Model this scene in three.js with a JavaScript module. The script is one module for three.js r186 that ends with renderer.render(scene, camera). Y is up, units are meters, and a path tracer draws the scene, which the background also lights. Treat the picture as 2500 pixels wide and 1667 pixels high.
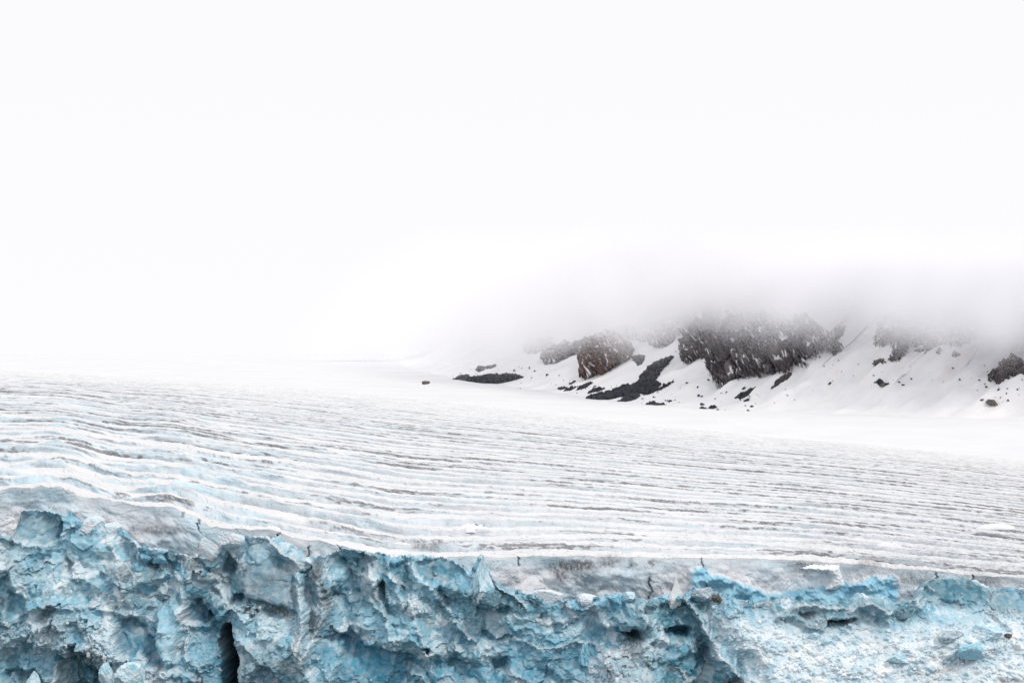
import * as THREE from 'three';
import { createNoise2D, createNoise3D } from 'simplex-noise';

// ---------------------------------------------------------------- camera, sky, sun, exposure
const scene = new THREE.Scene();
const EYE = 85, F = 341 / Math.tan(THREE.MathUtils.degToRad(10));      // eye height (m), focal length in pixels of a 1024 x 682 frame
const camera = new THREE.PerspectiveCamera(20, 1024 / 682, 1, 20000);
camera.position.set(0, EYE, 0);
camera.lookAt(0, EYE, -1000);

const skyW = 64, skyH = 32, skyData = new Float32Array(skyW * skyH * 4);
for (let i = 0; i < skyW * skyH; i++) { const up = Math.max(0, Math.sin(((Math.floor(i / skyW) + 0.5) / skyH - 0.5) * Math.PI)), l = 0.965 - 0.03 * sstep(0.04, 0.2, up) + 0.32 * Math.max(0, up - 0.18); skyData.set([0.99 * l, 0.985 * l, 1.005 * l, 1], i * 4); }   // overcast, brighter overhead
const skyTex = new THREE.DataTexture(skyData, skyW, skyH, THREE.RGBAFormat, THREE.FloatType);
skyTex.mapping = THREE.EquirectangularReflectionMapping;
skyTex.magFilter = THREE.LinearFilter;
skyTex.needsUpdate = true;
scene.background = skyTex;
scene.environment = skyTex;

const sun = new THREE.DirectionalLight(0xfff6ea, 1.5);                 // veiled sun, high on the right
sun.position.set(900, 1500, 50);
sun.target.position.set(0, 30, -700);
sun.castShadow = true;
sun.shadow.radius = 24;
sun.shadow.mapSize.set(2048, 2048);
Object.assign(sun.shadow.camera, { left: -900, right: 900, top: 900, bottom: -900, near: 10, far: 5000 });
scene.add(sun, sun.target);

const renderer = new THREE.WebGLRenderer();
renderer.setSize(1024, 682);
renderer.toneMapping = THREE.LinearToneMapping;
renderer.toneMappingExposure = 1.03;
renderer.shadowMap.enabled = true;

// ---------------------------------------------------------------- helpers
function rng(seed) {
  let a = seed >>> 0;
  return () => { a = (a + 0x6d2b79f5) | 0; let t = Math.imul(a ^ (a >>> 15), 1 | a); t = (t + Math.imul(t ^ (t >>> 7), 61 | t)) ^ t; return ((t ^ (t >>> 14)) >>> 0) / 4294967296; };
}
const n2 = createNoise2D(rng(11)), n2b = createNoise2D(rng(29)), n3 = createNoise3D(rng(47));
function clamp(x, a = 0, b = 1) { return Math.min(b, Math.max(a, x)); }
function sstep(a, b, x) { const t = clamp((x - a) / (b - a)); return t * t * (3 - 2 * t); }
const lerp = (a, b, t) => a + (b - a) * t;
const fbm = (x, y, o = 4, g = 0.5) => { let s = 0, a = 1, t = 0; for (let i = 0; i < o; i++) { s += a * n2(x, y); t += a; a *= g; x = x * 2.03 + 17.1; y = y * 2.03 - 9.7; } return s / t; };
const ridged = (x, y, o = 4, g = 0.5) => { let s = 0, a = 1, t = 0; for (let i = 0; i < o; i++) { s += a * (1 - 2 * Math.abs(n2b(x, y))); t += a; a *= g; x = x * 2.07 + 5.3; y = y * 2.07 + 3.1; } return s / t; };
const hash = (i, j, k) => { let h = Math.imul(i, 374761393) ^ Math.imul(j, 668265263) ^ Math.imul(k, 2147483647 - 1640531); h = Math.imul(h ^ (h >>> 13), 1274126177); return ((h ^ (h >>> 16)) >>> 0) / 4294967296; };
// broken facets: every cell is a tilted plane of its own
function facets(x, y, k) {
  const ix = Math.floor(x), iy = Math.floor(y);
  let best = 9, bx = 0, by = 0, bi = 0, bj = 0, second = 9;
  for (let j = iy - 1; j <= iy + 1; j++) for (let i = ix - 1; i <= ix + 1; i++) {
    const dx = x - i - hash(i, j, k), dy = y - j - hash(i, j, k + 1), d = dx * dx + dy * dy;
    if (d < best) { second = best; best = d; bx = dx; by = dy; bi = i; bj = j; } else if (d < second) second = d;
  }
  return { h: (hash(bi, bj, k + 2) - 0.5) + bx * (hash(bi, bj, k + 3) - 0.5) * 1.6 + by * (hash(bi, bj, k + 4) - 0.5) * 1.6, e: Math.sqrt(second) - Math.sqrt(best), id: hash(bi, bj, k + 5) };
}
// fractured ice: flat facets that meet in sharp edges
function fracture(x, y, k) {
  const sk = (x + y) * 0.3660254, i = Math.floor(x + sk), j = Math.floor(y + sk), fx = x + sk - i, fy = y + sk - j;
  const h0 = hash(i, j, k), h3 = hash(i + 1, j + 1, k);
  return (fx > fy ? h0 + (hash(i + 1, j, k) - h0) * (fx - fy) + (h3 - h0) * fy : h0 + (hash(i, j + 1, k) - h0) * (fy - fx) + (h3 - h0) * fx) - 0.5;
}
// which facet that is, as a number from 0 to 1
function facetId(x, y, k) { const sk = (x + y) * 0.3660254, i = Math.floor(x + sk), j = Math.floor(y + sk); return hash(i, j, k + (x + sk - i > y + sk - j ? 11 : 12)); }
// scalloped ice: hollows that meet in sharp crests
function scallop(x, y, k) {
  const ix = Math.floor(x), iy = Math.floor(y);
  let best = 9;
  for (let j = iy - 1; j <= iy + 1; j++) for (let i = ix - 1; i <= ix + 1; i++) { const dx = x - i - hash(i, j, k), dy = y - j - hash(i, j, k + 1), d = dx * dx + dy * dy + 0.25 * hash(i, j, k + 2); if (d < best) best = d; }
  return Math.min(best, 1);
}
const curve = (pts) => (x) => {                                        // smooth curve through [x, y] points
  if (x <= pts[0][0]) return pts[0][1];
  for (let i = 1; i < pts.length; i++) if (x <= pts[i][0]) {
    const p0 = pts[Math.max(0, i - 2)], p1 = pts[i - 1], p2 = pts[i], p3 = pts[Math.min(pts.length - 1, i + 1)], h = p2[0] - p1[0], t = (x - p1[0]) / h;
    const m1 = (p2[1] - p0[1]) / (p2[0] - p0[0]) * h, m2 = (p3[1] - p1[1]) / (p3[0] - p1[0]) * h, t2 = t * t, t3 = t2 * t;
    return (2 * t3 - 3 * t2 + 1) * p1[1] + (t3 - 2 * t2 + t) * m1 + (3 * t2 - 2 * t3) * p2[1] + (t3 - t2) * m2;
  }
  return pts[pts.length - 1][1];
};
const polyline = (pts) => (x) => { if (x <= pts[0][0]) return pts[0][1]; for (let i = 1; i < pts.length; i++) if (x <= pts[i][0]) return lerp(pts[i - 1][1], pts[i][1], (x - pts[i - 1][0]) / (pts[i][0] - pts[i - 1][0])); return pts[pts.length - 1][1]; };
const Q = 1024 / 2352;                                                 // outlines were measured on a 2352 pixel wide print
const qq = (pts) => pts.map(([x, y]) => [x * Q, y * Q]);
const worldAt = (col, row, d) => new THREE.Vector3((col - 512) / F * d, EYE - (row - 341) / F * d, -d);
// a sheet of (nu + 1) x (nv + 1) points; fn(i / nu, j / nv, out) sets out.p = [x, y, z] and out.c = [r, g, b]
function sheet(nu, nv, fn, flip = false, keep = null) {
  const pos = new Float32Array((nu + 1) * (nv + 1) * 3), col = new Float32Array(pos.length), idx = [], o = { p: [0, 0, 0], c: [1, 1, 1], k: 1 }, on = new Uint8Array((nu + 1) * (nv + 1));
  for (let j = 0, n = 0; j <= nv; j++) for (let i = 0; i <= nu; i++, n++) { o.k = 1; fn(i / nu, j / nv, o, i, j); pos.set(o.p, n * 3); col.set(o.c, n * 3); on[n] = o.k ? 1 : 0; }
  if (keep) {                                                          // only the largest piece that stands clear of the snow
    const seen = new Int32Array(on.length); let id = 0, most = 0, pick = 0;
    for (let n = 0; n < on.length; n++) if (on[n] && !seen[n]) { id++; const st = [n]; seen[n] = id; let c = 0; while (st.length) { const k = st.pop(); c++; const x = k % (nu + 1); for (const m of [x ? k - 1 : -1, x < nu ? k + 1 : -1, k - nu - 1, k + nu + 1]) if (m >= 0 && m < on.length && on[m] && !seen[m]) { seen[m] = id; st.push(m); } } if (c > most) { most = c; pick = id; } }
    for (let n = 0; n < on.length; n++) on[n] = seen[n] === pick ? 1 : 0;
  }
  for (let j = 0; j < nv; j++) for (let i = 0; i < nu; i++) {
    const a = j * (nu + 1) + i, b = a + 1, c = a + nu + 1, d = c + 1;
    if (keep && !(on[a] && on[b] && on[c] && on[d])) continue;
    if (flip) idx.push(a, b, c, b, d, c); else idx.push(a, c, b, b, c, d);
  }
  const g = new THREE.BufferGeometry();
  if (keep) {                                                          // drop the points no face uses
    const to = new Int32Array(on.length).fill(-1), P = [], K = [];
    for (let k = 0; k < idx.length; k++) { const n = idx[k]; if (to[n] < 0) { to[n] = P.length / 3; P.push(pos[n * 3], pos[n * 3 + 1], pos[n * 3 + 2]); K.push(col[n * 3], col[n * 3 + 1], col[n * 3 + 2]); } idx[k] = to[n]; }
    g.setAttribute('position', new THREE.BufferAttribute(new Float32Array(P), 3));
    g.setAttribute('color', new THREE.BufferAttribute(new Float32Array(K), 3));
  } else {
    g.setAttribute('position', new THREE.BufferAttribute(pos, 3));
    g.setAttribute('color', new THREE.BufferAttribute(col, 3));
  }
  g.setIndex(idx);
  g.computeVertexNormals();
  return g;
}
const taken = {};
const numbered = (name) => { taken[name] = (taken[name] ?? -1) + 1; return taken[name] ? name + '_' + String(taken[name]).padStart(3, '0') : name; };
function place(o, name, parent = scene) { o.name = parent === scene ? numbered(name) : name; o.castShadow = o.receiveShadow = true; parent.add(o); return o; }
function tag(o, label, category, group, kind) { o.userData = { label, category }; if (group) o.userData.group = group; if (kind) o.userData.kind = kind; return o; }
const mixc = (a, b, t) => [lerp(a[0], b[0], t), lerp(a[1], b[1], t), lerp(a[2], b[2], t)];

const M = {
  ice: new THREE.MeshStandardMaterial({ vertexColors: true, roughness: 0.75 }),
  snow: new THREE.MeshStandardMaterial({ vertexColors: true, roughness: 0.95 }),
  rock: new THREE.MeshStandardMaterial({ vertexColors: true, roughness: 0.9 }),
  water: new THREE.MeshStandardMaterial({ color: new THREE.Color().setRGB(0.03, 0.06, 0.07), roughness: 0.25 }),
  cloud: new THREE.MeshPhysicalMaterial({ color: new THREE.Color().setRGB(0.955, 0.955, 0.98), roughness: 1, transmission: 0.5, thickness: 0, side: THREE.DoubleSide }),
};
const C = {
  snow: [0.78, 0.79, 0.805], field: [0.665, 0.67, 0.685], firn: [0.55, 0.67, 0.74], crust: [0.64, 0.65, 0.67], pale: [0.27, 0.51, 0.63], blue: [0.055, 0.285, 0.43], deep: [0.012, 0.125, 0.215], teal: [0.045, 0.18, 0.245], cyan: [0.17, 0.48, 0.66],
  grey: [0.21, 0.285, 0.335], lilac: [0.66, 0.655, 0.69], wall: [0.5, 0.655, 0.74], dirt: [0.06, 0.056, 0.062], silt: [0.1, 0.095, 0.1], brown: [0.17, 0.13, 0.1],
};

// ---------------------------------------------------------------- the setting: fjord water, snowfield, mountain slope
{
  const g = sheet(60, 40, (u, v, o) => { o.p = [lerp(-3000, 3000, u), 0, lerp(3000, -560, v)]; o.c = [1, 1, 1]; }, true);
  g.deleteAttribute('color');
  const w = place(new THREE.Mesh(g, M.water), 'water');
  tag(w, 'dark fjord water before the ice front', 'water', null, 'structure');
}
// glacier surface: front lip and far crest as rows of the picture at known distances
const lipRow = curve(qq([[-150, 1128], [0, 1130], [140, 1124], [270, 1164], [400, 1172], [500, 1204], [660, 1234], [800, 1260], [930, 1282], [1100, 1280], [1250, 1276], [1600, 1282], [1850, 1288], [2100, 1308], [2352, 1330], [2520, 1345]]));
const crestRow = curve(qq([[-150, 840], [0, 850], [300, 866], [700, 892], [1000, 920], [1300, 952], [1600, 985], [1900, 1012], [2352, 1055], [2520, 1070]]));
const lipD = (c) => 508 + 6 * Math.sin(c * 0.011) + 5 * n2(c * 0.006, 3.3);
const crestD = (c) => lerp(1500, 860, clamp(c / 1024, -0.2, 1.2));
function glacierY(col, d) {
  const d0 = lipD(col), d1 = crestD(col), y0 = EYE - (lipRow(col) - 341) / F * d0, y1 = EYE - (crestRow(col) - 341) / F * d1, t = (d - d0) / (d1 - d0);
  return lerp(y0, y1, t) + 1.6 * Math.sin(Math.PI * clamp(t));
}
{
  const g = sheet(260, 300, (u, v, o) => {
    const col = lerp(-900, 1900, u), d = 620 * Math.pow(9000 / 620, v), d1 = crestD(col), yc = glacierY(clamp(col, -150, 1150), d1);
    const t = sstep(d1 - 5, d1 + 260, d);
    const y = (d < d1 ? glacierY(clamp(col, -150, 1150), d) - 6 * sstep(d1, d1 - 60, d) - 0.6 : lerp(yc - 0.6, 24, t)) + 0.9 * fbm(col * 0.01, d * 0.004, 3);
    o.p = [(col - 512) / F * d, y, -d]; o.c = mixc(C.field, [0.61, 0.63, 0.66], clamp(0.45 + 0.7 * fbm(col * 0.008 + d * 0.002, d * 0.006, 4)));
  });
  const s = place(new THREE.Mesh(g, M.snow), 'snowfield_ground');
  tag(s, 'flat snowfield between the glacier and the mountain foot', 'snowfield', null, 'structure');
}
// mountain: foot line in plan, slope rising from it
const footX = polyline([[0, 900], [1, 600], [2, 397], [3, 280], [4, 170], [5, 91], [6, 10], [7, -148], [8, -260], [9, -420]]);
const footD = polyline([[0, 1300], [1, 1400], [2, 1500], [3, 1600], [4, 1750], [5, 2000], [6, 2500], [7, 3500], [8, 4500], [9, 6500]]);
const footXs = (u) => (footX(u - 0.35) + footX(u) * 2 + footX(u + 0.35)) / 4, footDs = (u) => (footD(u - 0.35) + footD(u) * 2 + footD(u + 0.35)) / 4;
function slope(u, w, out) {                                            // w: metres up the slope from the foot
  const x = footXs(u), d = footDs(u), tx = footXs(u + 0.02) - footXs(u - 0.02), td = footDs(u + 0.02) - footDs(u - 0.02), l = Math.hypot(tx, td);
  const nx = td / l, nd = -tx / l;                                     // plan direction away from the glacier
  const run = w < 0 ? w : w * 0.84, rise = w < 0 ? w * 0.02 : 0.62 * (w - 45 * (1 - Math.exp(-w / 45)));
  const bump = sstep(0, 60, w) * (10 * fbm(u * 2.2, w * 0.006 + u, 3) + 3 * fbm(u * 9, w * 0.02, 3));
  const k = footDs(u) / 1700;
  out[0] = x + nx * run * k; out[1] = 23 + rise * k + bump * Math.sqrt(k); out[2] = -(d + nd * run * k);
  return out;
}
const slopeN = (u, w) => {
  const a = slope(u + 0.01, w, []), b = slope(u - 0.01, w, []), c = slope(u, w + 2, []), e = slope(u, w - 2, []);
  const n = new THREE.Vector3(a[0] - b[0], a[1] - b[1], a[2] - b[2]).cross(new THREE.Vector3(c[0] - e[0], c[1] - e[1], c[2] - e[2])).normalize();
  return n.y < 0 ? n.negate() : n;
};
const topW = (u) => { const k = footDs(u) / 1700; return Math.min(300, (62 + 38 * k) / k / 0.62 + 45); };   // the slope is lost in cloud from about there
{
  const g = sheet(420, 150, (u, v, o) => {
    const uu = lerp(0, 9, u), w = lerp(-60, topW(uu), v);
    slope(uu, w, o.p);
    const st = sstep(0.25, 0.8, fbm(uu * 16 + w * 0.012, w * 0.004, 4)) * sstep(20, 60, w);
    o.c = mixc(mixc([0.75, 0.75, 0.76], [0.67, 0.68, 0.705], clamp(0.5 + 0.8 * fbm(uu * 4, w * 0.02, 4))), [0.7, 0.6, 0.55], 0.65 * st);
  });
  const s = place(new THREE.Mesh(g, M.snow), 'mountain');
  tag(s, 'snow covered mountain slope under low cloud', 'mountain', null, 'structure');
}
function slopeAtPixel(col, row) {                                      // where the sight line through a pixel meets the slope
  let best = 1e9, bu = 3, bw = 80;
  for (let u = 0.5; u < 8.9; u += 0.05) for (let w = 2; w < 300; w += 4) {
    const p = slope(u, w, []), d = -p[2], e = Math.hypot(p[0] / d * F + 512 - col, 341 + (EYE - p[1]) / d * F - row) + 0.01 * w;
    if (e < best) { best = e; bu = u; bw = w; }
  }
  best = 1e9;
  for (let s = 0.025, sw = 2; s > 0.001; s *= 0.6, sw *= 0.6) for (const [a, b] of [[1, 0], [-1, 0], [0, 1], [0, -1], [1, 1], [-1, -1], [1, -1], [-1, 1]]) {
    const p = slope(bu + a * s, bw + b * sw, []), d = -p[2], e = Math.hypot(p[0] / d * F + 512 - col, 341 + (EYE - p[1]) / d * F - row);
    if (e < best) { best = e; bu += a * s; bw += b * sw; }
  }
  return [bu, bw];
}
// ---------------------------------------------------------------- rock outcrops on the mountain
const zA = (pts) => pts.map(([x, y]) => [(893.8 + x * 0.32) * Q, (611.5 + y * 0.32) * Q]);
const zB = (pts) => pts.map(([x, y]) => [(1552.3 + x * 0.34) * Q, (658.6 + y * 0.34) * Q]);
function sdPoly(x, y, P) {
  let d = 1e9, inside = false;
  for (let i = 0, j = P.length - 1; i < P.length; j = i++) {
    const ex = P[j][0] - P[i][0], ey = P[j][1] - P[i][1], wx = x - P[i][0], wy = y - P[i][1], t = clamp((wx * ex + wy * ey) / (ex * ex + ey * ey + 1e-9));
    d = Math.min(d, Math.hypot(wx - ex * t, wy - ey * t));
    if ((P[i][1] > y) !== (P[j][1] > y) && x < ex * (y - P[i][1]) / ey + P[i][0]) inside = !inside;
  }
  return inside ? d : -d;
}
const ROCK = { grey: [[0.024, 0.023, 0.03], [0.105, 0.092, 0.1], [0.19, 0.15, 0.135]], red: [[0.032, 0.024, 0.027], [0.13, 0.072, 0.062], [0.13, 0.125, 0.13]], dark: [[0.01, 0.012, 0.02], [0.034, 0.037, 0.05], [0.08, 0.08, 0.09]], brown: [[0.025, 0.02, 0.024], [0.07, 0.055, 0.056], [0.13, 0.11, 0.105]] };
let rockSeed = 0;
function outcrop(name, label, px, { tall = 6, rough = 3, tone = 'grey', res = 0.7, edge = 5, group } = {}) {
  const seed = ++rockSeed * 13.7, uw = px.map(([c, r]) => slopeAtPixel(c, r)), um = uw.reduce((s, p) => s + p[0], 0) / uw.length, k = footDs(um) / 1700;
  const Lu = Math.hypot(footXs(um + 0.05) - footXs(um - 0.05), footDs(um + 0.05) - footDs(um - 0.05)) / 0.1;
  const P = uw.map(([u, w]) => [u * Lu, w * k]);
  const xs = P.map((p) => p[0]), ys = P.map((p) => p[1]), x0 = Math.min(...xs) - 4, x1 = Math.max(...xs) + 4, y0 = Math.min(...ys) - 4, y1 = Math.max(...ys) + 4;
  const st = res * k * (footDs(um) / 1700), nu = Math.min(420, Math.ceil((x1 - x0) / st)), nv = Math.min(420, Math.ceil((y1 - y0) / st)), T = ROCK[tone];
  const cu = (x0 + x1) / 2 / Lu, cw = (y0 + y1) / 2 / k, c0 = slope(cu, cw, []);
  const q = [0, 0, 0];
  const g = sheet(nu, nv, (a, b, o) => {
    const x = lerp(x0, x1, a), y = lerp(y0, y1, b), sd = sdPoly(x, y, P) + edge * 0.5 * fbm(x * 0.2 + seed, y * 0.2, 3) + 0.9 * fbm(x * 0.8 + seed, y * 0.8, 2) - (px.length > 6 ? 1.6 * sstep(0.35, 0.7, ridged((x * 0.8 + y * 0.6) * 0.05 + seed, (y * 0.8 - x * 0.6) * 0.17, 3)) * edge * 0.5 * (1 - sstep(edge, edge * 3.5, sdPoly(x, y, P))) : 0);
    const s1 = x * 0.8 + y * 0.6, s2 = y * 0.8 - x * 0.6;                  // strata lean across the fall line
    const strata = ridged(s1 * 0.055 + seed, s2 * 0.16, 4), fine = ridged(s1 * 0.3 + seed, s2 * 0.5, 3), fc = facets(s1 * 0.1 + seed, s2 * 0.16, 3).h, fc2 = facets(s1 * 0.3 + seed, s2 * 0.42, 5).h;
    const h = tall * (1 - Math.exp(-Math.max(sd, -9) / edge)) + clamp(sd / edge * 0.5 + 0.5) * rough * (strata * 0.6 + fc * 1.2 + fine * 0.25 + fc2 * 0.5 + 0.9 * fracture(s1 * 0.16 + seed, s2 * 0.22, 7));
    slope(x / Lu, y / k, q);
    const n = slopeN(x / Lu, y / k);
    o.p = [q[0] + n.x * h - c0[0], q[1] + n.y * h - c0[1], q[2] + n.z * h - c0[2]];
    o.k = h > -1.2;
    const m1 = clamp(0.5 + 0.7 * fbm(s1 * 0.05 + seed, s2 * 0.12, 4) + 0.25 * fine), m2 = sstep(0.25, 0.75, fbm(s1 * 0.12 - seed, s2 * 0.3, 3)), gr = 0.87 + 0.26 * hash(Math.round(x * 3), Math.round(y * 3), 9);
    o.c = mixc(mixc(T[0], T[1], m1), T[2], m2 * 0.7).map((v) => v * gr);
    if (tall > 4) { const gl = ridged(x * 0.04 + y * 0.02 + seed, y * 0.012 - x * 0.01, 1) + 0.12 * fbm(x * 0.25, y * 0.25 + seed, 3); if (gl > 0.9) o.c = C.snow; }   // snow lying in the gullies
  }, true, true);
  const o = place(new THREE.Mesh(g, M.rock), name);
  o.position.set(...c0);
  return tag(o, label, 'rock', group);
}
outcrop('rock_crag', 'large dark grey crag with brown foot, widest rock below the cloud', zB([[215, 575], [250, 500], [290, 420], [340, 330], [380, 200], [420, 60], [640, 20], [700, 200], [850, 215], [950, 262], [1020, 300], [1040, 370], [1110, 400], [1120, 430], [1080, 465], [1010, 445], [950, 490], [890, 495], [890, 525], [830, 540], [770, 580], [700, 600], [620, 600], [560, 620], [480, 620], [350, 635], [260, 648], [235, 610]]), { tall: 13, rough: 9, edge: 6 });
outcrop('rock_crag', 'rusty red brown crag standing alone on the snow slope', zA([[1370, 740], [1400, 680], [1440, 610], [1500, 560], [1600, 530], [1720, 540], [1770, 600], [1740, 670], [1650, 720], [1560, 770], [1450, 800], [1390, 825], [1370, 790]]), { tall: 11, rough: 7, tone: 'red' });
outcrop('rock_crag', 'grey crag between the red brown crag and the widest crag', zB([[35, 470], [60, 420], [100, 370], [150, 280], [180, 100], [310, 90], [330, 320], [260, 430], [200, 490], [150, 490], [90, 525], [50, 505]]), { tall: 10, rough: 7 });
outcrop('rock_band', 'long grey brown rock band left of the red crag', zA([[1080, 665], [1150, 590], [1240, 565], [1330, 575], [1450, 510], [1560, 480], [1650, 455], [1560, 560], [1450, 590], [1320, 640], [1220, 690], [1110, 712]]), { tall: 6, rough: 4, tone: 'brown' });
outcrop('rock_band', 'pale hazy rock band fading up into the cloud above the red crag', zA([[1480, 500], [1650, 450], [1700, 330], [1750, 120], [2000, 40], [2352, 60], [2352, 440], [2220, 500], [2150, 505], [2090, 520], [2070, 470], [2060, 520], [1990, 580], [1910, 590], [1860, 560], [1790, 530], [1710, 540], [1600, 520]]), { tall: 6, rough: 5 });
outcrop('rock_outcrop', 'faint grey rock farthest back below the cloud', zA([[960, 600], [1000, 520], [1100, 440], [1200, 430], [1190, 560], [1100, 610], [1000, 630]]), { tall: 7, rough: 4, res: 0.5 });
outcrop('rock_outcrop', 'wide hazy rock band under the cloud near the right edge', zB([[1345, 400], [1360, 280], [1400, 60], [1800, 30], [2200, 60], [2120, 250], [2000, 370], [1900, 415], [1840, 390], [1760, 405], [1600, 410], [1560, 450], [1500, 500], [1455, 510], [1440, 480], [1480, 430], [1440, 390], [1400, 405]]), { tall: 5, rough: 4, tone: 'brown' });
outcrop('rock_rib', 'black scree rib running diagonally down the snow below the red crag', zA([[1400, 962], [1480, 935], [1640, 880], [1740, 860], [1800, 800], [1900, 720], [2060, 635], [2010, 700], [1950, 760], [1910, 830], [1960, 845], [1930, 870], [2090, 800], [2000, 860], [1900, 905], [1830, 925], [1720, 930], [1600, 950], [1500, 962]]), { tall: 3, rough: 2.4, tone: 'dark', edge: 2.5 });
outcrop('rock_rib', 'short black rock strip below the foot of the diagonal scree rib', zA([[1620, 975], [1700, 938], [1810, 925], [1740, 962]]), { tall: 2, rough: 1.6, tone: 'dark', edge: 2, res: 0.6 });
outcrop('moraine', 'low dark moraine at the foot of the far snow slope', zA([[430, 825], [520, 816], [640, 812], [760, 788], [900, 780], [970, 793], [900, 816], [800, 838], [680, 846], [560, 838]]), { tall: 4, rough: 3, tone: 'dark', edge: 3, res: 0.5 });
outcrop('rock_outcrop', 'dark speckled rock at the right edge of the picture', zB([[2110, 630], [2130, 560], [2150, 540], [2180, 580], [2200, 590], [2290, 490], [2340, 488], [2420, 560], [2420, 650], [2290, 612], [2200, 652], [2150, 625]]), { tall: 3, rough: 3.5, tone: 'brown', edge: 3, res: 0.55 });
outcrop('rock_rib', 'narrow dark rib trailing down from the widest crag', zB([[640, 690], [690, 620], [770, 570], [800, 580], [740, 630], [680, 672]]), { tall: 2, rough: 2, tone: 'brown', edge: 2, res: 0.6 });
outcrop('rock_rib', 'dark slanting rock strip on the snow under the widest crag', zB([[395, 755], [430, 718], [540, 676], [500, 724], [425, 757]]), { tall: 2.2, rough: 1.8, tone: 'dark', edge: 2, res: 0.6 });
for (const [label, pts, tone] of [
  ['small dark rock touching the right side of the red crag', zA([[1740, 650], [1790, 640], [1840, 642], [1815, 700], [1790, 710], [1760, 680]]), 'dark'],
  ['small brown rock alone on snow left of the hazy right band', zB([[1326, 522], [1350, 486], [1405, 480], [1400, 518], [1350, 534]]), 'brown'],
  ['flat dark rock on open snow below the small brown rock', zB([[1340, 645], [1390, 628], [1440, 655], [1390, 672]]), 'dark'],
  ['rounded rock hanging below the hazy right band', zB([[1600, 445], [1650, 412], [1700, 440], [1660, 472]]), 'grey'],
  ['second small rock under the hazy right band', zB([[1755, 440], [1775, 412], [1800, 425], [1780, 452]]), 'grey'],
  ['last small grey rock under the hazy right band towards the right edge', zB([[1860, 458], [1885, 432], [1920, 455], [1890, 475]]), 'grey'],
  ['grey rock nub on snow right of the widest crag', zB([[1070, 350], [1075, 270], [1150, 262], [1130, 330], [1090, 360]]), 'grey'],
  ['low grey rock on the snow flat below the scree rib', zA([[1838, 1006], [1890, 980], [1985, 990], [1930, 1014], [1850, 1014]]), 'dark'],
  ['thin flat rock on the snow flat beside the low grey rock', zA([[1770, 1030], [1810, 1018], [1852, 1034], [1810, 1040]]), 'dark'],
  ['dark sliver of rock left of the scree rib, nearest to it', zA([[1425, 912], [1480, 885], [1550, 874], [1500, 898]]), 'dark'],
  ['slanting dark sliver of rock below the red crag', zA([[1335, 890], [1390, 855], [1468, 828], [1420, 868]]), 'dark'],
  ['dark flat sliver of rock farthest left below the red crag', zA([[1205, 880], [1240, 868], [1280, 874], [1240, 884]]), 'dark'],
  ['dark stone between the two slivers below the red crag', zA([[1250, 896], [1280, 880], [1350, 862], [1300, 890]]), 'dark'],
  ['thin dark rock streak above the far moraine', zA([[475, 800], [520, 780], [580, 782], [540, 800]]), 'dark'],
  ['hazy dark rock streak above the far moraine, the upper left one', zA([[615, 748], [650, 728], [700, 722], [650, 754]]), 'dark'],
  ['hazy dark rock streak above the far moraine, the upper right one', zA([[695, 728], [730, 712], [775, 705], [730, 732]]), 'dark'],
  ['dark flat stone at the slope foot under the slanting strip', zB([[155, 832], [185, 816], [215, 824], [190, 838]]), 'dark'],
  ['long dark flat stone at the slope foot beside its twin', zB([[215, 822], [245, 808], [280, 812], [245, 824]]), 'dark'],
  ['lowest dark stone at the slope foot', zB([[112, 848], [135, 836], [158, 844], [135, 852]]), 'dark'],
  ['dark stone above the flat stones at the slope foot', zB([[160, 798], [180, 786], [198, 792], [180, 802]]), 'dark'],
  ['short dark streak of rock right of the slanting strip', zB([[462, 772], [480, 752], [500, 746], [482, 770]]), 'dark'],
]) outcrop('slope_rock', label, pts, { tall: 1.8, rough: 1.6, tone, edge: 1.8, res: 0.45, group: 'small rocks on the snow slope' });
// loose stones strewn below the outcrops
{
  const r = rng(881), g = new THREE.IcosahedronGeometry(1, 1), p = g.attributes.position;
  for (let i = 0; i < p.count; i++) { const x = p.getX(i), y = p.getY(i), z = p.getZ(i), d = 1 + 0.35 * n3(x * 1.4, y * 1.4, z * 1.4); p.setXYZ(i, x * d, y * d * 0.7, z * d); }
  g.deleteAttribute('uv'); g.computeVertexNormals();
  const list = [], m = new THREE.Matrix4(), q = new THREE.Quaternion(), e = new THREE.Euler();
  for (const [x0, y0, x1, y1, n] of [[1390, 900, 1560, 930, 26], [1290, 870, 1420, 905, 20], [1140, 850, 1330, 905, 16], [1040, 840, 1230, 882, 30], [1600, 900, 1740, 950, 24], [1690, 880, 1830, 925, 12], [1850, 820, 1980, 900, 14], [2000, 800, 2220, 890, 24], [2230, 860, 2352, 930, 26], [1460, 780, 1640, 900, 20], [2260, 830, 2352, 890, 22]])
    for (let k = 0; k < n; k++) {
      const [u, w] = slopeAtPixel(lerp(x0, x1, r()) * Q, lerp(y0, y1, r()) * Q), c = slope(u, w, []), s = (0.25 + 0.9 * Math.pow(r(), 3)) * -c[2] / 1700;
      e.set(r(), r() * 6, r()); q.setFromEuler(e); m.compose(new THREE.Vector3(c[0], c[1] + 0.2 * s, c[2]), q, new THREE.Vector3(s * (1 + r()), s, s * (1 + r()))); list.push(m.clone());
    }
  const im = new THREE.InstancedMesh(g, new THREE.MeshStandardMaterial({ color: new THREE.Color().setRGB(0.045, 0.042, 0.048), roughness: 0.95 }), list.length);
  list.forEach((x, i) => im.setMatrixAt(i, x));
  tag(place(im, 'scree'), 'small dark stones strewn over the snow slope', 'scree', null, 'stuff');
}
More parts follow.
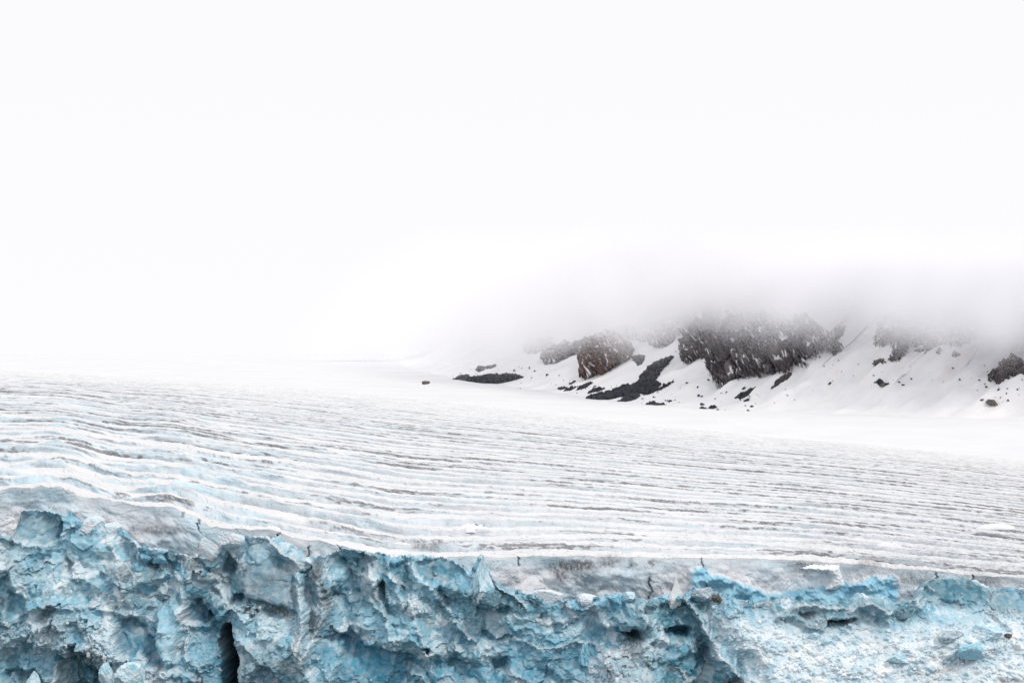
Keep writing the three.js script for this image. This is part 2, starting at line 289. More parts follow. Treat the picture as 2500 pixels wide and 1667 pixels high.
// ---------------------------------------------------------------- the glacier: ice ridges between crevasses
const glacier = new THREE.Group();
place(glacier, 'glacier');
tag(glacier, 'wide crevassed glacier of parallel white ice ridges', 'glacier', null, 'structure');
const RIDGES = 54;
const ridgeT = []; { let s = 0; for (let i = 0; i <= RIDGES; i++) { ridgeT.push(s); s += lerp(2.1, 0.72, Math.pow(i / RIDGES, 0.6)) * (0.5 + 1.0 * hash(i, 7, 1)); } for (let i = 0; i <= RIDGES; i++) ridgeT[i] /= s; }
const near = (i) => Math.pow(1 - i / RIDGES, 2.2);
const lineD = (i, c) => {                                              // distance of crevasse i along sight column c
  const d0 = lipD(c), d1 = crestD(c), t = ridgeT[i], gap = (ridgeT[Math.min(RIDGES, i + 1)] - ridgeT[Math.max(0, i - 1)]) / 2;
  const wob = i === 0 ? 0 : gap * (0.5 * fbm(c * 0.0022 + i * 0.13, i * 0.42, 2) + 0.09 * fbm(c * 0.02, i * 3.1, 3));
  return d0 + (d1 - d0) * (t + wob);
};
const openAt = (i, c) => lerp(1, 0.3, sstep(0.4, 1, i / RIDGES)) * clamp(0.8 + 0.85 * fbm(c * 0.003 + i * 5.7, i * 1.9, 3) + 0.35 * (hash(i, 3, 5) - 0.5), 0.06, 1.5);   // how far crevasse i gapes; it pinches out in places
// spots and streaks of dirt seen on the tall front wall: [x, y, rx, ry, strength]
const WALLSPOTS = [[1320, 1296, 62, 18, 1], [1290, 1310, 26, 26, 0.8], [1400, 1290, 30, 20, 0.6], [1450, 1292, 12, 10, 0.6], [1500, 1290, 12, 10, 0.7], [1340, 1330, 40, 26, 0.35], [1490, 1340, 10, 10, 0.6], [985, 1250, 40, 14, 0.7], [1850, 1300, 40, 16, 0.6], [2000, 1290, 30, 20, 0.4], [2110, 1330, 60, 20, 0.5], [2250, 1340, 60, 24, 0.5], [240, 1235, 40, 12, 0.4], [380, 1215, 60, 10, 0.45], [60, 1200, 20, 30, 0.3]].map(([x, y, rx, ry, s]) => [x * Q, y * Q, rx * Q, ry * Q, s]);
const cyanTop = curve(qq([[1560, 1390], [1585, 1305], [1640, 1316], [1700, 1335], [1760, 1358], [1870, 1346], [1960, 1332], [2045, 1318], [2062, 1326], [2080, 1400]]));
const cyanAt = (x, y) => (x < 1560 * Q || x > 2086 * Q ? 0 : sstep(-1.5, 2.5, y - cyanTop(x) + 3 * fbm(x * 0.06, y * 0.06, 3) + 3 * fracture(x * 0.12, y * 0.12, 6)) * sstep(0, 9, x - 1572 * Q + 8 * fracture(x * 0.1, y * 0.14, 4)) * sstep(0, 9, 2072 * Q - x + 8 * fracture(x * 0.1, y * 0.14, 5)));
for (let i = 0; i < RIDGES; i++) {
  const n = Math.round(lerp(1150, 700, i / RIDGES)), faceN = i === 0 ? 90 : i < 8 ? 13 : i < 22 ? 8 : 5, nv = faceN + (i < 20 ? 8 : 6), lo = near(i);
  const g = sheet(n, nv, (a, b, o, ii, j) => {
    const col = lerp(-70, 1094, a), dA = lineD(i, col), dB = lineD(i + 1, col), span = dB - dA, view = (EYE - glacierY(col, dA)) / dA;
    const op = openAt(i, col), opB = openAt(i + 1, col), left = 1 - sstep(100, 560, col), right = sstep(740, 1000, col);
    const dv = span * view * (0.55 + 0.5 * left * lo) * op, dep = i === 0 ? 26 : 3.4 * dv + 0.5, depB = (lineD(Math.min(RIDGES, i + 2), col) - dB) * view * opB * 3.4 + 0.5;
    const lean = i === 0 ? 1.2 : Math.min(0.12 * span, 0.45 * dep), tilt = view * (0.42 + 0.2 * left * lo) * opB, endD = dB - span * 0.3 * opB;
    let d, dy, top, yw = 0, cy = 0, crackN = 0;
    const crestH = lo * ((0.35 + 1.3 * left) * ridged(col * 0.005 + i * 5.5, i * 2.3, 3, 0.4) + (0.4 + 2.4 * left) * fracture(col * 0.026 + i * 9.3 + 0.25 * n2(col * 0.04, i), i * 1.7, 8) + 1.2 * left * fracture(col * 0.09 + i * 5.1, i * 2.3, 9) + 0.3 * fbm(col * 0.02 + i * 9, i, 4)) + 0.16 * fbm(col * 0.05 + i * 7, i * 3, 4);
    if (j <= faceN) {                                                  // the wall that faces the sea
      const t = j / faceN, tt = i === 0 ? 1 - Math.pow(1 - t, 1.35) : Math.pow(t, 0.8);
      dy = -dep * (1 - tt); yw = dy + crestH;
      const bulge = (i === 0 ? 2.2 : (0.35 + 0.8 * left) * Math.min(2, dep * 0.4)) * ((i ? 1 : 0.5) * fbm(col * 0.018 + i * 4, yw * 0.12 + i, 3) + 0.1 * fbm(col * 0.15, yw * 0.7 + i * 3, 3) + (i ? 0.9 : 1.4) * fracture(col * 0.03 + 0.4 * n2(col * 0.02, yw * 0.1), yw * 0.13 + i, 17) + (i ? 0.2 : 0.45) * fracture(col * 0.12, yw * 0.5 + i, 18));
      if (i === 0) { const kc = Math.floor(col / 30), ck = (kc + 0.2 + 0.6 * hash(kc, i, 71)) * 30 + (hash(kc, i, 72) - 0.5) * 2.2 * yw + 2.5 * n2(yw * 0.25, kc + i * 7) + n2(yw * 0.9, kc); if (hash(kc, i, 73) < 0.5) crackN = (1 - sstep(0.3, 1.1, Math.abs(col - ck))) * sstep(-0.3, 0.1, n2(yw * 0.12, kc * 3.1)); }
      d = dA + lean * tt * tt + 1.6 * crackN - bulge * Math.sin(Math.PI * Math.min(1, 0.1 + t * 0.92));
      dy += crestH * sstep(0, 0.5, t);
      if (i === 0) { const row = 341 + (EYE - glacierY(col, d) - dy) / d * F; cy = cyanAt(col, row); d -= cy * (1.6 + 3.2 * fracture(col * 0.045, row * 0.07, 5) + 1.8 * fracture(col * 0.13 + 0.3 * n2(col * 0.1, row * 0.1), row * 0.16, 7) + 0.8 * fracture(col * 0.33, row * 0.36, 3)); }
      top = t;
    } else {
      const q = (j - faceN) / (nv - faceN);
      if (j < nv) { const k = Math.pow(q, 1.3); d = lerp(dA + lean, endD, k); dy = -tilt * (d - dA) + 0.35 * lo * Math.sin(Math.PI * k) + crestH * (1 - k) + (0.12 + 0.35 * lo) * fbm(col * 0.06 + i * 7, d * 0.12, 4); }
      else { d = dB + 0.03 * span; dy = -depB - tilt * span - 0.3; }
      top = 2;
    }
    o.p = [(col - 512) / F * d, glacierY(col, d) + dy + 0.12 * d / F * n2(col * 0.6, d + i), -d];
    // colour: weathered crust on top, bluish to greyish ice in the walls, dirt in patches
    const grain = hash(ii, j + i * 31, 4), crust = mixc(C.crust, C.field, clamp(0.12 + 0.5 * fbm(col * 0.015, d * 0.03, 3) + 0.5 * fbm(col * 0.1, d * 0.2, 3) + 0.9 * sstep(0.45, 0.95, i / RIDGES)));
    const strata = fbm(col * 0.006 + i, (yw + 1.2 * fbm(col * 0.012, i, 2)) * 1.1, 3), streak = fbm(col * 0.22 + i * 3, yw * 0.15, 3);
    const wallc = i === 0 ? mixc(mixc(C.lilac, [0.7, 0.7, 0.73], clamp(0.5 + fbm(col * 0.02, yw * 0.1, 3))), C.wall, clamp(0.3 + 0.9 * fbm(col * 0.007 + 5, yw * 0.06, 3))) : mixc(mixc([0.585, 0.625, 0.665], C.wall, clamp(0.12 + 0.8 * left * lo + 0.5 * fbm(col * 0.008 + i, i * 0.7, 2) - 0.3 * right)), C.lilac, clamp(0.25 + 0.45 * right + 0.5 * fbm(col * 0.02, i * 0.9 + 4, 3)));
    let c = top === 2 ? crust : mixc(wallc, crust, sstep(0.9, 1, top));
    const grime = clamp(0.12 + 0.9 * right * lo + 0.15 * sstep(0.3, 0.6, lo) + 0.5 * fbm(col * 0.012, d * 0.02, 3));
    c = mixc(c, C.grey, clamp((top === 2 ? 0.3 : i === 0 ? 0.2 : 0.45) * grime * (0.7 + 0.9 * fbm(col * 0.12, d * 0.3 + yw, 3))));
    if (top < 2) { c = mixc(c, C.grey, (i ? 0.4 : 0.25) * sstep(0.32, 0.5, strata) + 0.2 * sstep(0.2, 0.7, streak)); if (i === 0) { const sl = yw * 0.75 - col * 0.035 * (1 + 0.6 * n2(col * 0.008, 3)) + 2.2 * fbm(col * 0.01, yw * 0.06, 3), fl = Math.abs(sl - Math.floor(sl) - 0.5); c = mixc(c, C.dirt, 0.5 * (1 - sstep(0.04, 0.1, fl)) * sstep(-0.05, 0.35, fbm(col * 0.02 + 4, yw * 0.15, 3))); const line = Math.abs(n2(col * 0.004 + 3, (yw + 0.9 * fbm(col * 0.014, 2, 3)) * 0.32)); c = mixc(c, C.dirt, 0.6 * (1 - sstep(0.012, 0.035, line)) * sstep(-0.3, 0.2, n2(col * 0.03, yw * 0.3))); const crack = Math.abs(n2b(col * 0.02 + yw * 0.05, yw * 0.1 - col * 0.004)); c = mixc(c, C.dirt, 0.5 * (1 - sstep(0.008, 0.022, crack)) * sstep(0.1, 0.4, n2(col * 0.015 + 8, yw * 0.06))); } }
    if (cy > 0) c = mixc(c, mixc(mixc(C.cyan, C.pale, clamp(0.5 + 1.0 * fbm(col * 0.022 + 4, yw * 0.12, 2) + 0.6 * fbm(col * 0.09, yw * 0.4, 3))), C.firn, 0.6 * sstep(0.1, 0.6, fbm(col * 0.15, yw * 0.7, 3))), 0.9 * cy);
    if (grain < 0.05 * grime) c = mixc(c, C.dirt, 0.5);
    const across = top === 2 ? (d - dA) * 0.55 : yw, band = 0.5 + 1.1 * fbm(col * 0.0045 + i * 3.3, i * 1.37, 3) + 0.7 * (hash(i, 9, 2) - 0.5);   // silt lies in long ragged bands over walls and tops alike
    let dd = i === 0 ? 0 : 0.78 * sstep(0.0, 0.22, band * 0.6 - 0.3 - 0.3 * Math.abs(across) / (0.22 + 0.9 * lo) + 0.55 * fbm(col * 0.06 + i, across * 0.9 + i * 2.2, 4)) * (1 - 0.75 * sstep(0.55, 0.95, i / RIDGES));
    if (i <= 1) { const row = 341 + (EYE - o.p[1]) / d * F, wx = col + 6 * fbm(col * 0.05, row * 0.08, 3), wr = row + 4 * fbm(col * 0.05 + 9, row * 0.08, 3); for (const [x, y, rx, ry, s] of WALLSPOTS) { const r = Math.hypot((wx - x) / rx, (wr - y) / ry); if (r < 1.3) dd = Math.max(dd, s * (1 - sstep(0.35, 1.3, r)) * (0.5 + 0.9 * (0.5 + 0.8 * fbm(col * 0.25, row * 0.12, 3)))); } }
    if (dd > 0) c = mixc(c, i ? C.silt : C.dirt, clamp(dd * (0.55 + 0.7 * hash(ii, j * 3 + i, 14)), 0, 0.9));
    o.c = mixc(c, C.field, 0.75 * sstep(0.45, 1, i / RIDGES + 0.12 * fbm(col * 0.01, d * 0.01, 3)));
  }, true);
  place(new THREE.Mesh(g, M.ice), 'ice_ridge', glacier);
}
// ---------------------------------------------------------------- the broken ice front
const CD = 470, mpp = CD / F;                                          // reference distance of the ice front, metres per pixel there
const cliffTop = polyline(qq([[-200, 1240], [0, 1238], [12, 1184], [60, 1184], [105, 1194], [118, 1192], [150, 1205], [200, 1218], [250, 1228], [300, 1262], [360, 1278], [420, 1290], [475, 1292], [500, 1258], [535, 1240], [600, 1240], [660, 1262], [690, 1292], [740, 1290], [775, 1272], [830, 1276], [900, 1290], [960, 1290], [1040, 1302], [1080, 1322], [1100, 1286], [1120, 1318], [1150, 1348], [1190, 1366], [1250, 1386], [1330, 1388], [1400, 1374], [1440, 1372], [1490, 1384], [1530, 1374], [1575, 1378], [1620, 1372], [1680, 1376], [1760, 1392], [1810, 1380], [1870, 1385], [1930, 1392], [1990, 1372], [2050, 1380], [2075, 1392], [2112, 1384], [2135, 1372], [2165, 1345], [2230, 1343], [2282, 1352], [2300, 1362], [2352, 1360], [2600, 1356]]));
// faces of the front, traced on four enlarged prints: [print, outline, dz (m towards the sea), edge, colour, share, roughness]; in hollows, teal and deep put shade into the colour
const FACES = [
  [1, [0, 300, 80, 330, 210, 345, 330, 370, 350, 540, 200, 575, 100, 540, 0, 500, -80, 500, -80, 300], -1.5, 2, 'grey', 0.5, 0.35],
  [1, [330, 370, 365, 420, 355, 540, 325, 545], -3, 2, 'blue', 0.8, 0.2],
  [1, [350, 370, 400, 320, 450, 360, 440, 440, 380, 520, 355, 500], 2, 2, 'pale', 0.6, 0.4],
  [1, [0, 510, 180, 590, 350, 560, 430, 500, 620, 480, 700, 620, 690, 760, 400, 660, 0, 650], 2, 5, 'pale', 0.75, 0.4],
  [1, [560, 470, 640, 500, 620, 560, 470, 520], -1, 3, 'teal', 0.5, 0.5],
  [1, [400, 700, 450, 720, 460, 800, 430, 790], -4, 2, 'blue', 0.85, 0.3],
  [1, [0, 680, 380, 680, 690, 780, 700, 900, 450, 1000, 200, 900, 0, 880], 2, 6, 'firn', 0.35, 0.9],
  [1, [700, 770, 760, 700, 810, 720, 790, 850, 720, 840], 2, 2, 'grey', 0.45, 0.2],
  [1, [800, 760, 850, 700, 960, 720, 1150, 830, 1080, 870, 900, 910, 790, 860], 3, 3, 'teal', 0.35, 0.6],
  [1, [950, 620, 1010, 600, 1180, 640, 1175, 720, 1030, 690], 1, 2, 'blue', 0.7, 0.4],
  [1, [1180, 650, 1300, 700, 1280, 800, 1160, 790, 1140, 720], -2, 3, 'cyan', 0.6, 1.4],
  [1, [760, 445, 845, 445, 840, 520, 790, 490], -1, 2, 'cyan', 0.6, 0.2],
  [1, [1300, 700, 1540, 730, 1560, 850, 1480, 880, 1340, 800], 1, 3, 'teal', 0.6, 1],
  [1, [1300, 780, 1480, 900, 1640, 1010, 1560, 1060, 1420, 980, 1310, 920], 1.5, 3, 'teal', 0.5, 0.7],
  [1, [1640, 640, 1720, 720, 1690, 790, 1600, 780], -4, 2, 'teal', 0.6, 0.3],
  [1, [1700, 940, 1770, 930, 1780, 1000, 1690, 1000], -4, 2, 'deep', 0.7, 0.4],
  [1, [0, 930, 120, 930, 180, 1100, 130, 1150, 60, 1100, 0, 1060], -2, 3, 'pale', 0.8, 0.5],
  [1, [190, 940, 420, 930, 560, 1040, 400, 1080, 230, 1060], 1, 6, 'pale', 0.5, 0.8],
  [1, [230, 1060, 320, 1020, 380, 1050, 300, 1150, 230, 1140], -2, 3, 'grey', 0.5, 0.4],
  [1, [0, 1150, 300, 1110, 560, 1130, 800, 1150, 850, 1300, 900, 1400, 720, 1450, 400, 1400, 0, 1300], 3, 5, 'firn', 0.6, 1.9],
  [1, [470, 1150, 560, 1150, 650, 1270, 560, 1330, 480, 1240], -3, 3, 'cyan', 0.7, 0.8],
  [1, [100, 1290, 190, 1240, 190, 1350, 130, 1390], -4, 3, 'teal', 0.8, 0.5],
  [1, [460, 1300, 530, 1300, 540, 1400, 480, 1420], -7, 2, 'teal', 0.7, 0.6],
  [1, [380, 1400, 540, 1420, 560, 1568, 600, 1640, 380, 1640], -7, 3, 'teal', 0.75, 0.6],
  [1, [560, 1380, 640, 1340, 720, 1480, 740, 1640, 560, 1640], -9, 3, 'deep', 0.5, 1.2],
  [1, [0, 1400, 100, 1430, 120, 1500, 0, 1540], -3, 4, 'teal', 0.6, 0.5],
  [1, [0, 1520, 200, 1500, 400, 1640, 0, 1640], -10, 4, 'grey', 0.5, 1.4],
  [1, [830, 1150, 920, 1100, 1120, 1250, 1130, 1300, 1220, 1420, 1200, 1460, 1100, 1430, 1020, 1340, 900, 1370, 850, 1290], -6, 2.5, 'deep', 0.7, 0.4],
  [1, [880, 1120, 940, 1110, 1000, 1180, 980, 1240, 880, 1200], 1, 3, 'teal', 0.6, 0.3],
  [1, [1130, 1060, 1240, 980, 1340, 1050, 1310, 1250, 1300, 1420, 1210, 1400, 1140, 1250], 5, 3, 'pale', 0.8, 0.15],
  [1, [1200, 900, 1300, 880, 1330, 1000, 1230, 990], 2, 3, 'pale', 0.6, 1],
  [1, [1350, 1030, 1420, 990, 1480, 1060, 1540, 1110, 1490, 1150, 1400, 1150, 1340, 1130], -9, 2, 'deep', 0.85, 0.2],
  [1, [1320, 1150, 1560, 1200, 1600, 1400, 1640, 1640, 1320, 1640, 1310, 1300], -2, 4, 'blue', 0.6, 1.2],
  [1, [1500, 1100, 1620, 1150, 1640, 1260, 1540, 1200], -6, 3, 'teal', 0.7, 0.5],
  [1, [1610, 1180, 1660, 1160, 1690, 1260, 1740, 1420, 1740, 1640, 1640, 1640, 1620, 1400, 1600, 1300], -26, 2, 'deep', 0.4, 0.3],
  [1, [1670, 1220, 1900, 1300, 1960, 1420, 1800, 1640, 1750, 1480, 1700, 1330], 4, 4, 'grey', 0.5, 0.7],
  [2, [-60, 720, 100, 680, 280, 760, 340, 800, 370, 1060, 200, 1040, 0, 980, -80, 900], 4, 4, 'grey', 0.8, 0.1],
  [2, [-60, 620, 0, 560, 120, 500, 220, 560, 390, 680, 380, 740, 200, 700, 80, 690, -40, 700], 3, 5, 'grey', 0.45, 0.2],
  [2, [350, 800, 390, 790, 430, 1000, 440, 1200, 390, 1330, 370, 1060], 5, 3, 'pale', 0.8, 0.2],
  [2, [420, 770, 540, 720, 570, 900, 610, 1080, 540, 1250, 490, 1200, 450, 1000], 3, 4, 'grey', 0.75, 0.8],
  [2, [-60, 1010, 360, 1060, 380, 1140, 300, 1120, 100, 1100, -60, 1080], -1, 4, 'firn', 0.6, 1.8],
  [2, [-60, 1100, 360, 1140, 380, 1300, 200, 1300, -40, 1250], 3, 6, 'pale', 0.6, 1.1],
  [2, [0, 1280, 250, 1250, 320, 1420, 200, 1640, -60, 1640], 3, 6, 'grey', 0.5, 0.7],
  [2, [380, 1250, 520, 1220, 480, 1360, 420, 1420, 360, 1380], 4, 5, 'firn', 0.7, 1.2],
  [2, [530, 720, 700, 605, 850, 640, 900, 760, 830, 800, 780, 870, 720, 740, 600, 800], -3, 4, 'teal', 0.6, 0.6],
  [2, [560, 790, 720, 770, 830, 900, 860, 1000, 960, 1050, 900, 1200, 700, 1050, 620, 950], 1, 8, 'pale', 0.7, 1],
  [2, [830, 870, 900, 850, 940, 960, 930, 1020, 850, 990], -1, 2, 'teal', 0.6, 0.2],
  [2, [840, 650, 1000, 680, 1060, 800, 1000, 820, 900, 780], -3, 3, 'teal', 0.55, 0.5],
  [2, [920, 880, 990, 830, 1040, 1000, 1080, 1100, 940, 1020], -4, 2, 'teal', 0.7, 0.2],
  [2, [1000, 800, 1100, 830, 1200, 1080, 1100, 1110, 1050, 960], 0, 3, 'blue', 0.45, 0.3],
  [2, [1080, 740, 1180, 700, 1210, 960, 1130, 920], -5, 2.5, 'teal', 0.8, 0.4],
  [2, [1180, 690, 1420, 680, 1500, 700, 1640, 740, 1620, 800, 1500, 850, 1360, 850, 1250, 780], -5, 3, 'teal', 0.65, 0.3],
  [2, [1210, 720, 1280, 800, 1440, 980, 1380, 1000, 1230, 850], 2, 3, 'pale', 0.75, 0.3],
  [2, [1120, 930, 1280, 1000, 1380, 1080, 1200, 1100, 1100, 1000], 2, 4, 'firn', 0.7, 1.5],
  [2, [1460, 860, 1560, 820, 1700, 900, 1680, 960, 1560, 1000, 1470, 930], 3, 3, 'teal', 0.65, 0.7],
  [2, [1360, 850, 1450, 840, 1440, 910, 1370, 900], 1.5, 2, 'pale', 0.5, 0.2],
  [2, [1710, 980, 1800, 930, 1960, 940, 1960, 1020, 1760, 1050], 2, 3, 'teal', 0.6, 0.4],
  [2, [1690, 1040, 1941, 1030, 1941, 1080, 1700, 1070], -4, 3, 'blue', 0.7, 0.6],
  [2, [1460, 1060, 1941, 1070, 1941, 1200, 1500, 1180], 1, 6, 'pale', 0.6, 1.2],
  [2, [700, 1080, 1000, 1060, 1300, 1130, 1450, 1330, 1200, 1330, 900, 1250], 2, 9, 'pale', 0.75, 0.8],
  [2, [560, 1280, 640, 1220, 720, 1260, 700, 1400, 560, 1420], -3, 3, 'blue', 0.6, 0.9],
  [2, [500, 1380, 640, 1380, 660, 1640, 480, 1640], 0, 4, 'blue', 0.55, 1.3],
  [2, [680, 1270, 760, 1200, 860, 1310, 1000, 1330, 1200, 1380, 1220, 1480, 1100, 1640, 640, 1640, 690, 1400], -6, 3, 'blue', 0.85, 0.5],
  [2, [690, 1280, 780, 1230, 860, 1330, 820, 1420, 700, 1400], -2, 4, 'deep', 0.35, 0.3],
  [2, [1200, 1400, 1941, 1430, 1941, 1640, 1150, 1640], -3, 5, 'blue', 0.65, 0.8],
  [2, [1380, 1180, 1660, 1170, 1760, 1290, 1620, 1330, 1450, 1260], -2, 5, 'blue', 0.7, 0.6],
  [2, [1290, 1310, 1360, 1310, 1340, 1350], -4, 1.5, 'deep', 0.9, 0.2],
  [3, [-20, 930, 130, 880, 220, 1060, 100, 1090, -20, 1050], 2, 3, 'teal', 0.7, 0.3],
  [3, [380, 1010, 520, 1000, 540, 1150, 400, 1180], 1, 3, 'teal', 0.4, 0.7],
  [3, [440, 930, 600, 930, 700, 1000, 540, 1020], -1, 3, 'pale', 0.7, 0.3],
  [3, [940, 1110, 1020, 1010, 1180, 1080, 1190, 1130, 1130, 1200, 960, 1190], 6, 2.5, 'teal', 0.65, 0.4],
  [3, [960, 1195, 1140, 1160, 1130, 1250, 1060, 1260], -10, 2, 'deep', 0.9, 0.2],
  [3, [830, 1010, 900, 950, 1000, 960, 960, 1040, 900, 1050], 2, 2, 'blue', 0.75, 0.4],
  [3, [700, 1060, 960, 1060, 940, 1180, 720, 1140], 0, 5, 'firn', 0.5, 1],
  [3, [1160, 1080, 1200, 1090, 1230, 1240, 1150, 1280], 4, 2, 'pale', 0.55, 0.4],
  [3, [1240, 990, 1360, 970, 1500, 1010, 1560, 1100, 1600, 1200, 1660, 1320, 1600, 1440, 1500, 1270, 1380, 1250, 1290, 1180, 1250, 1100], -5, 3, 'teal', 0.8, 0.9],
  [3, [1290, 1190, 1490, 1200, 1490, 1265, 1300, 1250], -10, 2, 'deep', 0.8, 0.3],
  [3, [1290, 1130, 1400, 1100, 1460, 1180, 1320, 1200], 2, 3, 'blue', 0.6, 0.7],
  [3, [1210, 1420, 1460, 1350, 1400, 1430, 1300, 1460], 1, 2, 'teal', 0.75, 0.3],
  [3, [1180, 1330, 1290, 1290, 1500, 1300, 1480, 1350, 1220, 1400], 0, 4, 'blue', 0.5, 0.9],
  [3, [1300, 1440, 1620, 1330, 1700, 1500, 1850, 1640, 1300, 1640], -3, 5, 'teal', 0.65, 1],
  [3, [740, 1480, 820, 1340, 1080, 1280, 1180, 1360, 1220, 1640, 680, 1640], 5, 7, 'snow', 0.55, 1.4],
  [3, [-20, 1100, 400, 1180, 900, 1200, 800, 1380, 400, 1640, -20, 1640], -1, 10, 'blue', 0.5, 0.8],
  [3, [250, 1180, 520, 1190, 700, 1150, 640, 1230, 300, 1250], 1.5, 5, 'pale', 0.7, 0.5],
  [3, [0, 1420, 110, 1400, 110, 1500, 0, 1520], -5, 3, 'deep', 0.7, 0.4],
  [4, [290, 1100, 480, 940, 620, 950, 760, 970, 900, 960, 1000, 940, 1080, 980, 1140, 1040, 1140, 1120, 1000, 1080, 900, 1090, 700, 1100, 640, 1180, 530, 1170, 460, 1110], 4, 2.5, 'teal', 0.7, 0.3],
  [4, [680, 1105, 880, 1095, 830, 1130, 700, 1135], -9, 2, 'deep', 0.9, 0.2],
  [4, [480, 1060, 590, 1060, 530, 1110], -4, 2, 'deep', 0.5, 0.2],
  [4, [880, 970, 1000, 945, 1080, 990, 1130, 1050, 1000, 1060], 2, 3, 'grey', 0.6, 0.3],
  [4, [1150, 970, 1330, 960, 1350, 1080, 1250, 1120, 1150, 1110], 1, 3, 'teal', 0.5, 0.5],
  [4, [1400, 970, 1540, 835, 1700, 825, 1890, 860, 1885, 960, 1840, 1025, 1700, 1030, 1560, 1000], -3, 2, 'teal', 0.75, 0.1],
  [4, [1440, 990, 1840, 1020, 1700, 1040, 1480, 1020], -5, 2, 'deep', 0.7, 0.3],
  [4, [1900, 900, 2100, 890, 2200, 1080, 2020, 1080, 1900, 1010], 1, 3, 'teal', 0.55, 0.3],
  [4, [1400, 1100, 1800, 1040, 1820, 1260, 1600, 1320, 1380, 1240], 3, 8, 'pale', 0.55, 0.8],
  [4, [2040, 1480, 2123, 1440, 2200, 1640, 2060, 1640], -4, 4, 'blue', 0.6, 0.8],
].map(([k, o, dz, e, c, s, r]) => { const P = []; for (let i = 0; i < o.length; i += 2) P.push([((k - 1) * 564.5 + o[i] * 0.3102) * Q, (1081.9 + o[i + 1] * 0.3102) * Q]); const xs = P.map((q) => q[0]), ys = P.map((q) => q[1]); if (dz < -3 && dz > -20) dz = -3 + (dz + 3) * 0.45; e *= 1.5; return { P, dz, e, c: C[c], s, r, x0: Math.min(...xs) - e * 2 - 4, x1: Math.max(...xs) + e * 2 + 4, y0: Math.min(...ys) - e * 2 - 4, y1: Math.max(...ys) + e * 2 + 4 }; });
// crests and gullies: polyline, half width (print pixels), height (m)
const CREASES = [
  [[[0, 1236], [40, 1256], [80, 1260], [115, 1245], [150, 1212]], 14, 3], [[[200, 1218], [235, 1270], [270, 1330], [275, 1370]], 24, 3], [[[280, 1310], [300, 1380], [380, 1400]], 14, -2.5],
  [[[395, 1330], [410, 1390], [420, 1460], [425, 1520]], 22, 4.5], [[[600, 1245], [670, 1300], [686, 1360], [690, 1440], [670, 1500]], 16, 3], [[[700, 1300], [724, 1330], [738, 1400], [735, 1450], [690, 1520]], 18, 4],
  [[[836, 1300], [850, 1350], [880, 1420], [900, 1470]], 14, 3], [[[890, 1330], [930, 1360], [950, 1430], [975, 1480]], 14, 3], [[[940, 1310], [1000, 1370], [1040, 1430], [1090, 1480]], 12, 3.5], [[[1045, 1305], [1090, 1345], [1130, 1370]], 10, 2.5],
  [[[780, 1300], [800, 1350], [830, 1400]], 16, -3], [[[865, 1350], [900, 1410]], 12, -3], [[[985, 1330], [1030, 1395]], 14, -3],
  [[[1140, 1350], [1180, 1368], [1215, 1410]], 10, 3.5], [[[1170, 1420], [1250, 1440], [1330, 1425], [1400, 1440]], 16, 1.4], [[[1100, 1500], [1180, 1470], [1260, 1500], [1330, 1480], [1420, 1500]], 16, 1.4],
  [[[1575, 1378], [1605, 1410], [1625, 1450], [1650, 1505], [1700, 1548], [1760, 1575]], 20, 6], [[[1470, 1390], [1480, 1430], [1475, 1480]], 8, 3.5],
  [[[1800, 1400], [1840, 1388], [1900, 1395], [1960, 1402], [2000, 1384], [2060, 1412]], 12, 2.5], [[[2130, 1372], [2090, 1410], [2080, 1440]], 8, 1.5], [[[2292, 1372], [2280, 1405], [2320, 1440]], 8, 2],
  [[[640, 1240], [560, 1262], [520, 1310], [505, 1370], [515, 1420]], 16, -2], [[[440, 1300], [520, 1350], [570, 1390], [640, 1400]], 10, -2], [[[0, 1430], [100, 1395], [200, 1400], [300, 1425], [380, 1450]], 14, 1.6],
].map(([p, w, h]) => ({ p: qq(p), w: w * Q, h }));
function distLine(x, y, P) { let d = 1e9; for (let i = 1; i < P.length; i++) { const ex = P[i][0] - P[i - 1][0], ey = P[i][1] - P[i - 1][1], t = clamp(((x - P[i - 1][0]) * ex + (y - P[i - 1][1]) * ey) / (ex * ex + ey * ey)); d = Math.min(d, Math.hypot(x - P[i - 1][0] - ex * t, y - P[i - 1][1] - ey * t)); } return d; }
// dirt spots seen on the front: [x, y, rx, ry, strength, colour]
const SPOTS = [[718, 1318, 16, 26, 0.9, 'dirt'], [745, 1390, 20, 60, 0.4, 'dirt'], [724, 1440, 18, 24, 0.5, 'dirt'], [585, 1405, 45, 12, 0.5, 'brown'], [640, 1410, 30, 14, 0.5, 'brown'], [560, 1390, 30, 12, 0.4, 'dirt'], [330, 1330, 30, 20, 0.35, 'brown'], [100, 1400, 14, 60, 0.35, 'brown'], [150, 1440, 50, 30, 0.3, 'brown'],
  [690, 1480, 16, 40, 0.4, 'brown'], [1790, 1385, 30, 10, 0.3, 'brown'], [2310, 1410, 40, 10, 0.3, 'dirt'], [2300, 1550, 40, 14, 0.4, 'brown'], [2110, 1530, 60, 12, 0.2, 'brown'], [600, 1520, 30, 30, 0.35, 'dirt'], [985, 1435, 14, 6, 0.5, 'brown'], [1240, 1440, 30, 10, 0.3, 'dirt'], [200, 1510, 60, 30, 0.35, 'dirt'], [1050, 1530, 60, 8, 0.5, 'dirt'], [900, 1500, 30, 6, 0.5, 'dirt'], [420, 1300, 40, 30, 0.35, 'brown']].map(([x, y, rx, ry, s, c]) => ({ x: x * Q, y: y * Q, rx: rx * Q, ry: ry * Q, s, c: C[c] }));
const rightSlope = (x, y) => sstep(690, 735, x + (y - 600) * -0.55) * sstep(600, 640, y + Math.sin(x * 0.02) * 6);
